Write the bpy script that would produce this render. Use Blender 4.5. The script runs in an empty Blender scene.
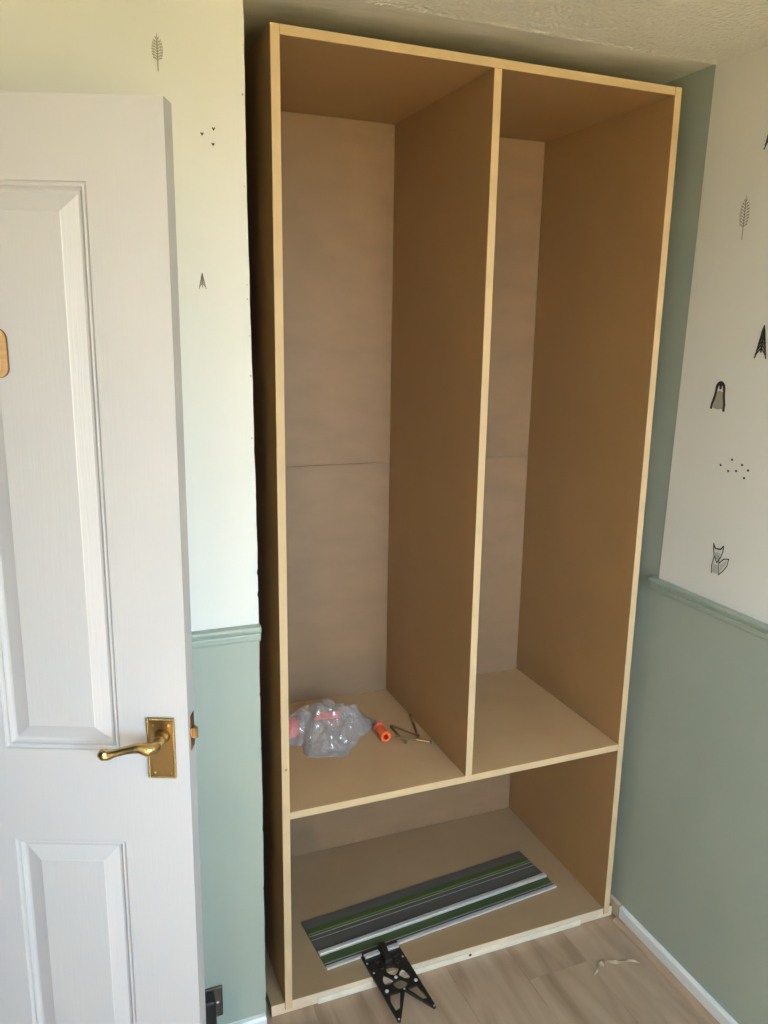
import bpy, bmesh, math, random
from mathutils import Vector, Matrix, noise
random.seed(7)
S = bpy.context.scene
COL = S.collection
# ------------------------------------------------------------------ camera
ZO = 0.0142                                   # floor top is z = 0
cam_d = bpy.data.cameras.new('camera'); cam = bpy.data.objects.new('camera', cam_d); COL.objects.link(cam)
def cam_rot(yaw, pitch, roll):
    cy, sy, cp, sp = math.cos(yaw), math.sin(yaw), math.cos(pitch), math.sin(pitch)
    fwd = Vector((sy*cp, cy*cp, sp)); right = Vector((cy, -sy, 0)); up = right.cross(fwd)
    c, s = math.cos(roll), math.sin(roll)
    r2 = c*right + s*up; u2 = -s*right + c*up
    return Matrix((r2, u2, -fwd)).transposed()
cam.matrix_world = Matrix.Translation((-0.4303, -1.7368, 1.7085 + ZO)) @ cam_rot(0.3963, -0.2317, 0.0198).to_4x4()
cam_d.sensor_fit = 'AUTO'; cam_d.sensor_width = 36; cam_d.lens = 823.81/1024*36
cam_d.shift_x = (384 - 401.49)/1024; cam_d.shift_y = (521.80 - 512)/1024
cam_d.clip_start = 0.02
S.camera = cam
# ------------------------------------------------------------------ world: open sky over a lawn
W = bpy.data.worlds.new('daylight'); S.world = W; W.use_nodes = True
nt = W.node_tree; nt.nodes.clear()
tc = nt.nodes.new('ShaderNodeTexCoord'); sx = nt.nodes.new('ShaderNodeSeparateXYZ'); rmp = nt.nodes.new('ShaderNodeValToRGB')
mp = nt.nodes.new('ShaderNodeMapRange'); bg = nt.nodes.new('ShaderNodeBackground'); wo = nt.nodes.new('ShaderNodeOutputWorld')
mp.inputs['From Min'].default_value = -1; mp.inputs['From Max'].default_value = 1
nt.links.new(tc.outputs['Generated'], sx.inputs[0]); nt.links.new(sx.outputs['Z'], mp.inputs['Value']); nt.links.new(mp.outputs[0], rmp.inputs[0])
e = rmp.color_ramp.elements
e[0].position = 0.0; e[0].color = (0.32, 0.265, 0.09, 1)
e[1].position = 0.47; e[1].color = (0.34, 0.28, 0.10, 1)
a = e.new(0.52); a.color = (0.64, 0.83, 1.0, 1)
a = e.new(0.75); a.color = (0.50, 0.74, 1.0, 1)
a = e.new(1.0); a.color = (0.45, 0.70, 1.0, 1)
nt.links.new(rmp.outputs[0], bg.inputs[0]); bg.inputs[1].default_value = 22.0
nt.links.new(bg.outputs[0], wo.inputs[0])
# window opening in the wall behind the camera
WX0, WX1, WZ0, WZ1, RY = -0.40, 0.90, 0.95, 2.28, -2.90
pl = bpy.data.lights.new('window_portal', 'AREA'); pl.shape = 'RECTANGLE'; pl.size = WX1-WX0; pl.size_y = WZ1-WZ0
pl.cycles.is_portal = True
po = bpy.data.objects.new('window_portal', pl); COL.objects.link(po)
po.location = ((WX0+WX1)/2, RY-0.005, (WZ0+WZ1)/2); po.rotation_euler = (math.radians(90), 0, 0)
# unseen sunlight added for warm fill: enters that window, bounces off the floor
sl = bpy.data.lights.new('sun', 'SUN'); sl.energy = 620.0; sl.angle = math.radians(0.6); sl.color = (1.0, 0.80, 0.54)
so = bpy.data.objects.new('sun', sl); COL.objects.link(so); so.location = (2, -6, 5)
so.rotation_euler = Vector((-0.50, 0.30, -0.78)).to_track_quat('-Z', 'Y').to_euler()
vs = S.view_settings
vs.view_transform = 'Standard'; vs.look = 'None'; vs.gamma = 1; vs.use_curve_mapping = False
vs.exposure = 0.27
# ------------------------------------------------------------------ materials
def mat(name, col, rough=0.6, metal=0.0, spec=0.5, var=0.0, vscale=6.0, vcol=None, bump=0.0, bscale=200.0, stretch=(1, 1, 1), detail=4, dist=0.002, coat=0.0):
    m = bpy.data.materials.new(name); m.use_nodes = True
    n = m.node_tree.nodes; l = m.node_tree.links; b = n['Principled BSDF']
    b.inputs['Base Color'].default_value = (*col, 1); b.inputs['Roughness'].default_value = rough
    b.inputs['Metallic'].default_value = metal; b.inputs['Specular IOR Level'].default_value = spec
    b.inputs['Coat Weight'].default_value = coat
    t = n.new('ShaderNodeTexCoord'); mpn = n.new('ShaderNodeMapping'); mpn.inputs['Scale'].default_value = stretch
    l.new(t.outputs['Object'], mpn.inputs[0])
    if var or vcol:
        no = n.new('ShaderNodeTexNoise'); no.inputs['Scale'].default_value = vscale; no.inputs['Detail'].default_value = detail
        l.new(mpn.outputs[0], no.inputs['Vector'])
        r = n.new('ShaderNodeValToRGB'); r.color_ramp.elements[0].position = 0.3; r.color_ramp.elements[1].position = 0.7
        c2 = vcol if vcol else tuple(min(1, c*(1+var)) for c in col); c1 = col if vcol else tuple(c*(1-var) for c in col)
        r.color_ramp.elements[0].color = (*c1, 1); r.color_ramp.elements[1].color = (*c2, 1)
        l.new(no.outputs['Fac'], r.inputs[0]); l.new(r.outputs[0], b.inputs['Base Color'])
    if bump:
        nb = n.new('ShaderNodeTexNoise'); nb.inputs['Scale'].default_value = bscale; nb.inputs['Detail'].default_value = 3
        l.new(mpn.outputs[0], nb.inputs['Vector'])
        bp = n.new('ShaderNodeBump'); bp.inputs['Strength'].default_value = bump; bp.inputs['Distance'].default_value = dist
        l.new(nb.outputs['Fac'], bp.inputs['Height']); l.new(bp.outputs[0], b.inputs['Normal'])
    return m
M = {}
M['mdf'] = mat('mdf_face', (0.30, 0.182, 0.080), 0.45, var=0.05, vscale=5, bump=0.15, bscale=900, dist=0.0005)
M['mdf_skylit'] = mat('skylit_mdf_face', (0.32, 0.215, 0.12), 0.6, vcol=(0.37, 0.26, 0.155), vscale=4)  # base board: skylight put into the colour, paler and greyer than the sides
M['mdf_shelf'] = mat('pale_mdf_face', (0.50, 0.325, 0.175), 0.55, vcol=(0.57, 0.385, 0.215), vscale=4)  # same board lightened in colour to stand in for light on the shelf
M['mdf_edge'] = mat('mdf_cut_edge', (0.52, 0.385, 0.225), 0.7, var=0.06, vscale=14)
M['hardboard'] = mat('back_sheet', (0.23, 0.148, 0.087), 0.5, var=0.08, vscale=7, bump=0.3, bscale=500, stretch=(1, 1, 2.2), dist=0.0008)
M['base'] = mat('base_mdf', (0.62, 0.49, 0.36), 0.7, var=0.10, vscale=12)
M['primer'] = mat('white_primed_timber', (0.66, 0.60, 0.49), 0.6, var=0.08, vscale=30)
M['paper'] = mat('white_wallpaper', (0.70, 0.69, 0.655), 0.75, var=0.012, vscale=3, bump=0.05, bscale=120)
M['green'] = mat('sage_green_paint', (0.31, 0.36, 0.315), 0.5, var=0.03, vscale=4, bump=0.06, bscale=60)
M['greentrim'] = mat('sage_green_gloss', (0.32, 0.375, 0.33), 0.35, var=0.02)
M['white'] = mat('white_gloss_trim', (0.80, 0.80, 0.80), 0.35, var=0.02)
M['door'] = mat('white_grained_door', (0.52, 0.505, 0.515), 0.38, bump=0.2, bscale=300, stretch=(1, 1, 0.045), dist=0.0012)
M['plaster'] = mat('grey_bare_plaster', (0.72, 0.69, 0.60), 0.85, var=0.2, vscale=9, bump=0.5, bscale=70, stretch=(0.35, 1, 1), dist=0.004)
M['dark'] = mat('shade_dark_wall', (0.10, 0.085, 0.07), 0.95, var=0.2, vscale=6)  # recess walls: shade of the gap put into a dark colour
M['brass'] = mat('polished_brass', (0.50, 0.35, 0.15), 0.22, metal=1.0, var=0.12, vscale=40)
M['brassdk'] = mat('aged_brass', (0.27, 0.175, 0.075), 0.3, metal=1.0)
M['screw'] = mat('yellow_zinc_screw', (0.85, 0.72, 0.45), 0.22, metal=1.0)
M['thread'] = mat('dark_screw_thread', (0.30, 0.215, 0.125), 0.38, metal=1.0)
M['alu'] = mat('bright_aluminium', (0.80, 0.81, 0.84), 0.3, metal=0.55)
M['rail'] = mat('grey_anodised_rail', (0.115, 0.115, 0.11), 0.45, metal=0.35, var=0.06, vscale=120, stretch=(0.1, 1, 1))
M['railline'] = mat('dull_aluminium_line', (0.36, 0.37, 0.37), 0.4, metal=0.4)
M['railgreen'] = mat('green_glide_strip', (0.05, 0.08, 0.028), 0.45)
M['raillime'] = mat('lime_green_line', (0.13, 0.27, 0.035), 0.4)
M['black'] = mat('black_plastic', (0.012, 0.012, 0.013), 0.4)
M['steel'] = mat('black_anodised_plate', (0.035, 0.03, 0.026), 0.38, metal=0.5)
M['nickel'] = mat('black_nickel', (0.16, 0.145, 0.13), 0.3, metal=1.0)
M['orange'] = mat('orange_plastic', (0.90, 0.15, 0.03), 0.35)
M['orangein'] = mat('deep_orange_plastic', (0.70, 0.07, 0.02), 0.4)
M['red'] = mat('coral_red_plastic', (0.88, 0.13, 0.09), 0.4, var=0.15, vscale=50)
M['ink'] = mat('black_ink', (0.02, 0.016, 0.015), 0.8)
M['inkgrey'] = mat('grey_ink', (0.12, 0.11, 0.095), 0.8)
M['inkpale'] = mat('pale_grey_ink', (0.30, 0.28, 0.23), 0.8)
M['plaquewood'] = mat('plaque_wood', (0.52, 0.32, 0.14), 0.5, var=0.12, vscale=30, stretch=(1, 1, 6))
M['plaqueedge'] = mat('plaque_burnt_edge', (0.12, 0.05, 0.02), 0.6)
M['pink'] = mat('pink_paint', (0.72, 0.33, 0.36), 0.5)
M['subfloor'] = mat('subfloor', (0.06, 0.045, 0.035), 0.9, var=0.1)
M['shaving'] = mat('pale_wood_shaving', (0.46, 0.36, 0.25), 0.7, var=0.2, vscale=60)
M['chip'] = mat('torn_paper_chip', (0.36, 0.33, 0.26), 0.9, var=0.3, vscale=200)
# laminate plank
m = bpy.data.materials.new('oak_laminate'); m.use_nodes = True; M['plank'] = m
n = m.node_tree.nodes; l = m.node_tree.links; b = n['Principled BSDF']; b.inputs['Roughness'].default_value = 0.42
t = n.new('ShaderNodeTexCoord'); oi = n.new('ShaderNodeObjectInfo'); mpn = n.new('ShaderNodeMapping'); mpn.inputs['Scale'].default_value = (11, 1.6, 11)
va = n.new('ShaderNodeVectorMath'); va.operation = 'ADD'; vm = n.new('ShaderNodeVectorMath'); vm.operation = 'SCALE'; vm.inputs['Scale'].default_value = 17
cb = n.new('ShaderNodeCombineXYZ'); l.new(oi.outputs['Random'], cb.inputs[0]); l.new(oi.outputs['Random'], cb.inputs[1]); l.new(cb.outputs[0], vm.inputs[0])
l.new(t.outputs['Object'], va.inputs[0]); l.new(vm.outputs[0], va.inputs[1]); l.new(va.outputs[0], mpn.inputs[0])
n1 = n.new('ShaderNodeTexNoise'); n1.inputs['Scale'].default_value = 1.3; n1.inputs['Detail'].default_value = 7; n1.inputs['Distortion'].default_value = 0.7
l.new(mpn.outputs[0], n1.inputs['Vector'])
r = n.new('ShaderNodeValToRGB'); el = r.color_ramp.elements
el[0].position = 0.28; el[0].color = (0.25, 0.165, 0.11, 1); el[1].position = 0.72; el[1].color = (0.46, 0.345, 0.25, 1)
q = el.new(0.5); q.color = (0.38, 0.275, 0.195, 1)
l.new(n1.outputs['Fac'], r.inputs[0]); l.new(r.outputs[0], b.inputs['Base Color'])
bp = n.new('ShaderNodeBump'); bp.inputs['Strength'].default_value = 0.12; bp.inputs['Distance'].default_value = 0.001
l.new(n1.outputs['Fac'], bp.inputs['Height']); l.new(bp.outputs[0], b.inputs['Normal'])
# stippled ceiling
m = mat('stippled_ceiling', (0.78, 0.76, 0.69), 0.8); M['artex'] = m
n = m.node_tree.nodes; l = m.node_tree.links; b = n['Principled BSDF']; t = n.new('ShaderNodeTexCoord')
n1 = n.new('ShaderNodeTexNoise'); n1.inputs['Scale'].default_value = 85; n1.inputs['Detail'].default_value = 5
v1 = n.new('ShaderNodeTexVoronoi'); v1.inputs['Scale'].default_value = 95
mx = n.new('ShaderNodeMath'); mx.operation = 'SUBTRACT'
l.new(t.outputs['Object'], n1.inputs['Vector']); l.new(t.outputs['Object'], v1.inputs['Vector']); l.new(n1.outputs['Fac'], mx.inputs[0]); l.new(v1.outputs['Distance'], mx.inputs[1])
bp = n.new('ShaderNodeBump'); bp.inputs['Strength'].default_value = 0.8; bp.inputs['Distance'].default_value = 0.0055
l.new(mx.outputs[0], bp.inputs['Height']); l.new(bp.outputs[0], b.inputs['Normal'])
# clear glass pane and clear crinkled film
def film(name, clear, tint, rough, white, refl=0.05):
    m = bpy.data.materials.new(name); m.use_nodes = True; n = m.node_tree.nodes; l = m.node_tree.links; n.clear()
    tr = n.new('ShaderNodeBsdfTransparent'); tr.inputs[0].default_value = (*tint, 1)
    gl = n.new('ShaderNodeBsdfGlossy'); gl.inputs['Roughness'].default_value = rough
    lw = n.new('ShaderNodeLayerWeight'); lw.inputs[0].default_value = 0.5
    pw = n.new('ShaderNodeMath'); pw.operation = 'POWER'; pw.inputs[1].default_value = 4.0; l.new(lw.outputs['Facing'], pw.inputs[0])
    fr = n.new('ShaderNodeMath'); fr.operation = 'MULTIPLY_ADD'; fr.inputs[1].default_value = 0.6; fr.inputs[2].default_value = refl; l.new(pw.outputs[0], fr.inputs[0])
    df = n.new('ShaderNodeBsdfDiffuse'); df.inputs[0].default_value = (0.82, 0.80, 0.82, 1)
    m1 = n.new('ShaderNodeMixShader'); m1.inputs[0].default_value = white
    m2 = n.new('ShaderNodeMixShader'); o = n.new('ShaderNodeOutputMaterial')
    l.new(tr.outputs[0], m1.inputs[1]); l.new(df.outputs[0], m1.inputs[2])
    l.new(fr.outputs[0], m2.inputs[0]); l.new(m1.outputs[0], m2.inputs[1]); l.new(gl.outputs[0], m2.inputs[2]); l.new(m2.outputs[0], o.inputs[0])
    return m
M['glass'] = film('window_glass', 1, (0.98, 0.99, 0.98), 0.02, 0.0)
M['film'] = film('clear_polythene', 1, (0.97, 0.95, 0.96), 0.16, 0.27, 0.12)
# ------------------------------------------------------------------ helpers
def box(bm, x0, x1, y0, y1, z0, z1, mi=0, bev=0.0):
    vsn = [bm.verts.new((x, y, z)) for x in (x0, x1) for y in (y0, y1) for z in (z0, z1)]
    fs = []
    for f in ((0, 1, 3, 2), (4, 6, 7, 5), (0, 4, 5, 1), (2, 3, 7, 6), (0, 2, 6, 4), (1, 5, 7, 3)):
        ff = bm.faces.new([vsn[i] for i in f]); ff.material_index = mi; fs.append(ff)
    if bev:
        es = list({ed for f in fs for ed in f.edges})
        bmesh.ops.bevel(bm, geom=es, offset=bev, segments=2, affect='EDGES', profile=0.5)
    return fs
def finish(name, bm, mats, parent=None, smooth=False, loc=None):
    bmesh.ops.recalc_face_normals(bm, faces=bm.faces)
    me = bpy.data.meshes.new(name); bm.to_mesh(me); bm.free()
    for k in (mats if isinstance(mats, (list, tuple)) else [mats]): me.materials.append(M[k])
    if smooth:
        for p in me.polygons: p.use_smooth = True
    o = bpy.data.objects.new(name, me); COL.objects.link(o)
    if parent is not None:
        o.parent = parent
    if loc is not None: o.location = loc
    return o
def boxobj(name, dims, mats, parent=None, bev=0.0, off=(0, 0, 0)):
    bm = bmesh.new(); x0, x1, y0, y1, z0, z1 = dims
    box(bm, x0-off[0], x1-off[0], y0-off[1], y1-off[1], z0-off[2], z1-off[2], 0, bev)
    return finish(name, bm, mats, parent)
def tag(o, label, cat=None, group=None, kind=None):
    o['label'] = label
    if cat: o['category'] = cat
    if group: o['group'] = group
    if kind: o['kind'] = kind
    return o
def struct(o, label):
    o['kind'] = 'structure'; o['label'] = label; o['category'] = o.name.split('_')[0]
    return o
def empty(name, loc, rz=0.0):
    o = bpy.data.objects.new(name, None); COL.objects.link(o); o.location = loc; o.rotation_euler = (0, 0, rz); o.empty_display_size = 0.05
    return o
def catmull(P, k=6):
    P = [Vector(p) for p in P]; out = []
    for i in range(len(P)-1):
        p0 = P[max(i-1, 0)]; p1 = P[i]; p2 = P[i+1]; p3 = P[min(i+2, len(P)-1)]
        for j in range(k):
            s = j/k
            out.append(0.5*((2*p1) + (p2-p0)*s + (2*p0-5*p1+4*p2-p3)*s*s + (3*p1-p0-3*p2+p3)*s**3))
    out.append(P[-1]); return out
def tube(bm, P, R, seg=12, mi=0):
    P = [Vector(p) for p in P]; rings = []
    nrm = None
    for i, p in enumerate(P):
        d = (P[min(i+1, len(P)-1)]-P[max(i-1, 0)]).normalized()
        if nrm is None:
            nrm = d.orthogonal().normalized()
        nrm = (nrm - d*nrm.dot(d)).normalized(); bn = d.cross(nrm)
        r = R[i] if isinstance(R, (list, tuple)) else R
        rings.append([bm.verts.new(p + r*(math.cos(2*math.pi*j/seg)*nrm + math.sin(2*math.pi*j/seg)*bn)) for j in range(seg)])
    for a, c in zip(rings, rings[1:]):
        for j in range(seg):
            f = bm.faces.new((a[j], a[(j+1) % seg], c[(j+1) % seg], c[j])); f.material_index = mi
    for rr in (rings[0], rings[-1]):
        f = bm.faces.new(rr); f.material_index = mi
def lathe(bm, prof, seg=24, mi=0, Mx=None):
    """prof: list of (r, h); axis = +Z, then transformed by Mx"""
    Mx = Mx or Matrix.Identity(4); rings = []
    for r, h in prof:
        rings.append([bm.verts.new(Mx @ Vector((r*math.cos(2*math.pi*j/seg), r*math.sin(2*math.pi*j/seg), h))) for j in range(seg)])
    for a, c in zip(rings, rings[1:]):
        for j in range(seg):
            f = bm.faces.new((a[j], a[(j+1) % seg], c[(j+1) % seg], c[j])); f.material_index = mi
    for rr in (rings[0], rings[-1]):
        f = bm.faces.new(rr); f.material_index = mi
def extrude_profile(bm, prof, A, B, outdir, updir=Vector((0, 0, 1)), mi=0):
    """prof: closed list of (out, up) swept from A to B"""
    A, B = Vector(A), Vector(B); outdir = Vector(outdir)
    ra = [bm.verts.new(A + outdir*o + updir*u) for o, u in prof]; rb = [bm.verts.new(B + outdir*o + updir*u) for o, u in prof]
    k = len(prof)
    for i in range(k):
        bm.faces.new((ra[i], ra[(i+1) % k], rb[(i+1) % k], rb[i])).material_index = mi
    bm.faces.new(ra).material_index = mi; bm.faces.new(rb[::-1]).material_index = mi
def plate_with_holes(name, outer, holes, thick, material, parent=None, z=0.0):
    cu = bpy.data.curves.new(name, 'CURVE'); cu.dimensions = '2D'; cu.fill_mode = 'BOTH'; cu.extrude = thick/2
    for loop in [outer]+holes:
        sp = cu.splines.new('POLY'); sp.points.add(len(loop)-1); sp.use_cyclic_u = True
        for p, (x, y) in zip(sp.points, loop): p.co = (x, y, 0, 1)
    tmp = bpy.data.objects.new('tmp', cu); COL.objects.link(tmp)
    dg = bpy.context.evaluated_depsgraph_get(); dg.update()
    me = bpy.data.meshes.new_from_object(tmp.evaluated_get(dg)); me.name = name
    bpy.data.objects.remove(tmp); bpy.data.curves.remove(cu)
    for v in me.vertices: v.co.z += z + thick/2
    me.materials.clear(); me.materials.append(M[material])
    for p in me.polygons: p.material_index = 0
    o = bpy.data.objects.new(name, me); COL.objects.link(o); o.parent = parent
    return o
# ------------------------------------------------------------------ dimensions (metres)
H = 2.2921; T = 0.0193; D = 0.5744; XD = 0.503; ZS = 0.5756; ZB = 0.0335; ZC = 2.3445
XR0 = 1.0287; KR = 0.0461/ZC                   # right wall leans out by 46 mm over its height
XL = -0.98; NY = -0.029; NX = -0.056; AY = 0.66
def xr(z): return XR0 + KR*z
# ------------------------------------------------------------------ floor of laminate planks
fl = struct(boxobj('floor', (XL-1.2, 1.25, RY-0.1, AY+0.1, -0.06, -0.008), 'subfloor'), 'grey brown oak laminate floor')
PW = 0.19
plank_cache = {}
def plank(x0, y0, y1):
    key = round(y1-y0, 3)
    if key not in plank_cache:
        bm = bmesh.new(); box(bm, 0.0004, PW-0.0004, 0.0004, (y1-y0)-0.0004, -0.0079, 0)
        top = [ed for ed in bm.edges if all(v.co.z > -0.001 for v in ed.verts)]
        bmesh.ops.bevel(bm, geom=top, offset=0.0003, segments=1, affect='EDGES')
        bmesh.ops.recalc_face_normals(bm, faces=bm.faces)
        me = bpy.data.meshes.new('plank'); bm.to_mesh(me); bm.free(); me.materials.append(M['plank']); plank_cache[key] = me
    o = bpy.data.objects.new('plank', plank_cache[key]); COL.objects.link(o); o.parent = fl; o.location = (x0, y0, 0)
joints = [-0.55, -0.95, -0.30, -1.10, -0.70, -0.42, -1.15, -0.85, -0.75, -0.62, -0.98]
c = 0
x = 0.645 - PW*9
while x < 1.05:
    j = -0.128 if abs(x-0.645) < 0.01 else joints[c % len(joints)]
    y = j + 0.0
    cuts = [AY]
    yy = j
    while yy > RY: cuts.append(yy); yy -= 1.2
    cuts.append(RY)
    for y1, y0 in zip(cuts, cuts[1:]):
        if y1-y0 > 0.05: plank(x, y0, y1)
    x += PW; c += 1
# ------------------------------------------------------------------ ceiling
ce = struct(boxobj('ceiling', (XL-1.2, 1.25, RY-0.1, AY+0.1, ZC+0.003, ZC+0.12), 'plaster'), 'ceiling, stippled white in the room and bare grey plaster over the recess')
bm = bmesh.new()                                # stippled skin that stops at the line of the old wall with a ragged lip
xs = [XL + (1.12-XL)*i/150 for i in range(151)]
ya = [NY + 0.004*noise.noise(Vector((x*9, 0, 0))) + 0.0025*noise.noise(Vector((x*60, 3, 0))) for x in xs]
rows = []
for x, y in zip(xs, ya):
    rows.append([bm.verts.new((x, y, ZC+0.003)), bm.verts.new((x, y-0.001, ZC-0.0015-0.0012*abs(noise.noise(Vector((x*30, 1, 5)))))), bm.verts.new((x, y-0.012, ZC)), bm.verts.new((x, RY, ZC))])
for a, b2 in zip(rows, rows[1:]):
    for i in range(3): bm.faces.new((a[i], a[i+1], b2[i+1], b2[i]))
skin = finish('stippled_skin', bm, 'artex', ce)
# ------------------------------------------------------------------ right wall (slightly out of plumb)
def rquad(bm, y0, y1, z0, z1, d0, d1):
    """slab on the right wall between depths d0 (nearer the wall) and d1 in front of it"""
    vsn = [bm.verts.new((xr(z)-d, y, z)) for d in (d0, d1) for y in (y0, y1) for z in (z0, z1)]
    for f in ((0, 1, 3, 2), (4, 6, 7, 5), (0, 4, 5, 1), (2, 3, 7, 6), (0, 2, 6, 4), (1, 5, 7, 3)): bm.faces.new([vsn[i] for i in f])
bm = bmesh.new(); rquad(bm, RY-0.1, AY+0.1, -0.05, ZC+0.01, -0.12, 0.0)
wr = struct(finish('wall_right', bm, 'green'), 'sage green right-hand wall running into the wardrobe recess')
bm = bmesh.new(); rquad(bm, RY, -0.0255, 1.06, ZC, -0.001, 0.0022)
wp = finish('wallpaper', bm, 'paper', wr); wp['label'] = 'white wallpaper above the dado rail'
bm = bmesh.new(); rquad(bm, RY, -0.0215, 0.0, 1.05, -0.001, 0.0016)
lp = finish('painted_lining', bm, 'green', wr); lp['label'] = 'sage green painted lining below the dado rail'
# ------------------------------------------------------------------ front wall stub beside the recess, with its torn edge
prof = [(2.3452, -0.0566), (2.1406, -0.0578), (1.9604, -0.0583), (1.7706, -0.0568), (1.5702, -0.0551), (1.3582, -0.0534), (1.07, -0.0528), (0.896, -0.0542), (0.643, -0.0532), (0.3745, -0.0551), (0.0, -0.0561)]
def nib_x(z):
    for (za, xa), (zb, xb) in zip(prof, prof[1:]):
        if za >= z >= zb: return xa + (xb-xa)*(za-z)/(za-zb)
    return prof[0][1]
def torn(z):
    return nib_x(z) + 0.0012*noise.noise(Vector((z*14, 2, 0))) + 0.0005*noise.noise(Vector((z*70, 7, 0))) - (0.0018 if noise.noise(Vector((z*38, 11, 4))) > 0.45 else 0)
ZD = 1.062
bm = bmesh.new()
nz = 420; prev = None
for i in range(nz+1):
    z = ZC*i/nz; xe = torn(z)
    row = [bm.verts.new((XL, NY, z)), bm.verts.new((xe, NY, z)), bm.verts.new((xe-0.004, NY+0.012, z)), bm.verts.new((xe-0.006, NY+0.1, z)), bm.verts.new((XL, NY+0.1, z))]
    if prev:
        mi = 0 if z > ZD else 1
        for k in range(4):
            f = bm.faces.new((prev[k], prev[k+1], row[k+1], row[k])); f.material_index = mi if k == 0 else 2
    prev = row
wf = struct(finish('wall_front', bm, ['paper', 'green', 'plaster']), 'white papered wall beside the wardrobe, green below the dado rail')
# small scuffs of torn paper along the cut edge
bm = bmesh.new()
for z in (2.235, 2.15, 1.985, 1.80, 1.772, 1.70, 1.62, 1.49, 1.44, 0.76, 0.745):
    x = torn(z) - random.uniform(0.002, 0.007); a = random.uniform(0.0012, 0.0028)
    pts = [(x + a*random.uniform(0.5, 1)*math.cos(q)*0.8, z + a*random.uniform(0.6, 1.5)*math.sin(q)) for q in [2*math.pi*k/7 for k in range(7)]]
    top = [bm.verts.new((px, NY-0.0004, pz)) for px, pz in pts]; bm.faces.new(top)
ch = finish('torn_chips', bm, 'chip', wf); ch['kind'] = 'stuff'; ch['label'] = 'small torn chips along the cut wallpaper edge'
# ------------------------------------------------------------------ other walls of the room and recess
bk = struct(boxobj('wall_back', (-0.55, 1.25, AY, AY+0.1, -0.05, ZC+0.05), 'dark'), 'recess back wall, coloured dark for the shaded gap')
boxobj('recess_side', (-0.55, -0.45, NY+0.1, AY, -0.05, ZC+0.05), 'dark', bk)
DY0, DY1, DZ = -0.905, -0.105, 2.056           # doorway in the left wall
bm = bmesh.new()
box(bm, XL-0.1, XL, DY1, AY, -0.05, ZC+0.05); box(bm, XL-0.1, XL, RY-0.1, DY0, -0.05, ZC+0.05); box(bm, XL-0.1, XL, DY0, DY1, DZ, ZC+0.05)
struct(finish('wall_left', bm, 'paper'), 'white papered wall with the doorway')
bm = bmesh.new(); box(bm, XL-1.2, XL-1.1, RY, AY, -0.05, ZC+0.05); box(bm, XL-1.2, XL-0.1, AY, AY+0.1, -0.05, ZC+0.05); box(bm, XL-1.2, XL-0.1, RY-0.1, RY, -0.05, ZC+0.05)
struct(finish('wall_hall', bm, 'paper'), 'white landing walls beyond the doorway')
bm = bmesh.new()
box(bm, XL-0.11, XL+0.004, DY0-0.001, DY0+0.02, 0.0, DZ); box(bm, XL-0.11, XL+0.004, DY1-0.005, DY1+0.001, 0.0, DZ); box(bm, XL-0.11, XL+0.004, DY0, DY1, DZ-0.006, DZ+0.001)
box(bm, XL, XL+0.016, DY0-0.06, DY0, 0.0, DZ+0.06); box(bm, XL, XL+0.016, DY0, DY1, DZ, DZ+0.06); box(bm, XL, XL+0.016, DY1, DY1+0.055, 0.0, DZ+0.06)
struct(finish('trim_3', bm, 'white'), 'white door frame and architrave')
bm = bmesh.new()
box(bm, XL-0.1, WX0, RY-0.1, RY, -0.05, ZC+0.05); box(bm, WX1, 1.25, RY-0.1, RY, -0.05, ZC+0.05); box(bm, WX0, WX1, RY-0.1, RY, -0.05, WZ0); box(bm, WX0, WX1, RY-0.1, RY, WZ1, ZC+0.05)
struct(finish('wall_rear', bm, 'paper'), 'white wall with the window')
bm = bmesh.new()
for a in ((WX0, WX0+0.05, WZ0, WZ1), (WX1-0.05, WX1, WZ0, WZ1), ((WX0+WX1)/2-0.025, (WX0+WX1)/2+0.025, WZ0, WZ1), (WX0, WX1, WZ0, WZ0+0.05), (WX0, WX1, WZ1-0.05, WZ1)):
    box(bm, a[0], a[1], RY-0.07, RY-0.02, a[2], a[3])
wi = struct(finish('window_1', bm, 'white'), 'white framed window')
boxobj('pane', (WX0+0.05, WX1-0.05, RY-0.048, RY-0.044, WZ0+0.05, WZ1-0.05), 'glass', wi)
boxobj('sill', (WX0-0.05, WX1+0.05, RY-0.02, RY+0.12, WZ0-0.03, WZ0), 'white', wi, 0.004)
# ------------------------------------------------------------------ dado rails, skirting
dado = [(0, 0), (0.007, 0.001), (0.009, 0.006), (0.009, 0.010), (0.013, 0.012), (0.0135, 0.017), (0.012, 0.020), (0.018, 0.026), (0.020, 0.033), (0.018, 0.037), (0.010, 0.038), (0, 0.039)]
bm = bmesh.new(); extrude_profile(bm, dado, (XL, NY, 1.040), (-0.0515, NY, 1.040), (0, -1, 0))
struct(finish('trim_1', bm, 'greentrim'), 'sage green dado rail on the wall beside the door')
bm = bmesh.new(); extrude_profile(bm, [(o+0.0, u) for o, u in dado], (xr(1.05), RY, 1.034), (xr(1.05), -0.004, 1.034), (-1, 0, 0))
struct(finish('trim_2', bm, 'greentrim'), 'sage green dado rail on the wall right of the wardrobe')
sk = [(0, 0), (0.014, 0), (0.014, 0.044), (0.010, 0.050), (0, 0.051)]
bm = bmesh.new(); extrude_profile(bm, sk, (XL, NY, 0), (-0.058, NY, 0), (0, -1, 0))
struct(finish('baseboard_left', bm, 'white'), 'white skirting board below the socket')
bm = bmesh.new(); extrude_profile(bm, sk, (xr(0.02)+0.002, RY, 0), (xr(0.02)+0.002, -0.026, 0), (-1, 0, 0))
br = struct(finish('baseboard_right', bm, 'white'), 'white skirting board along the green right wall')
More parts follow.
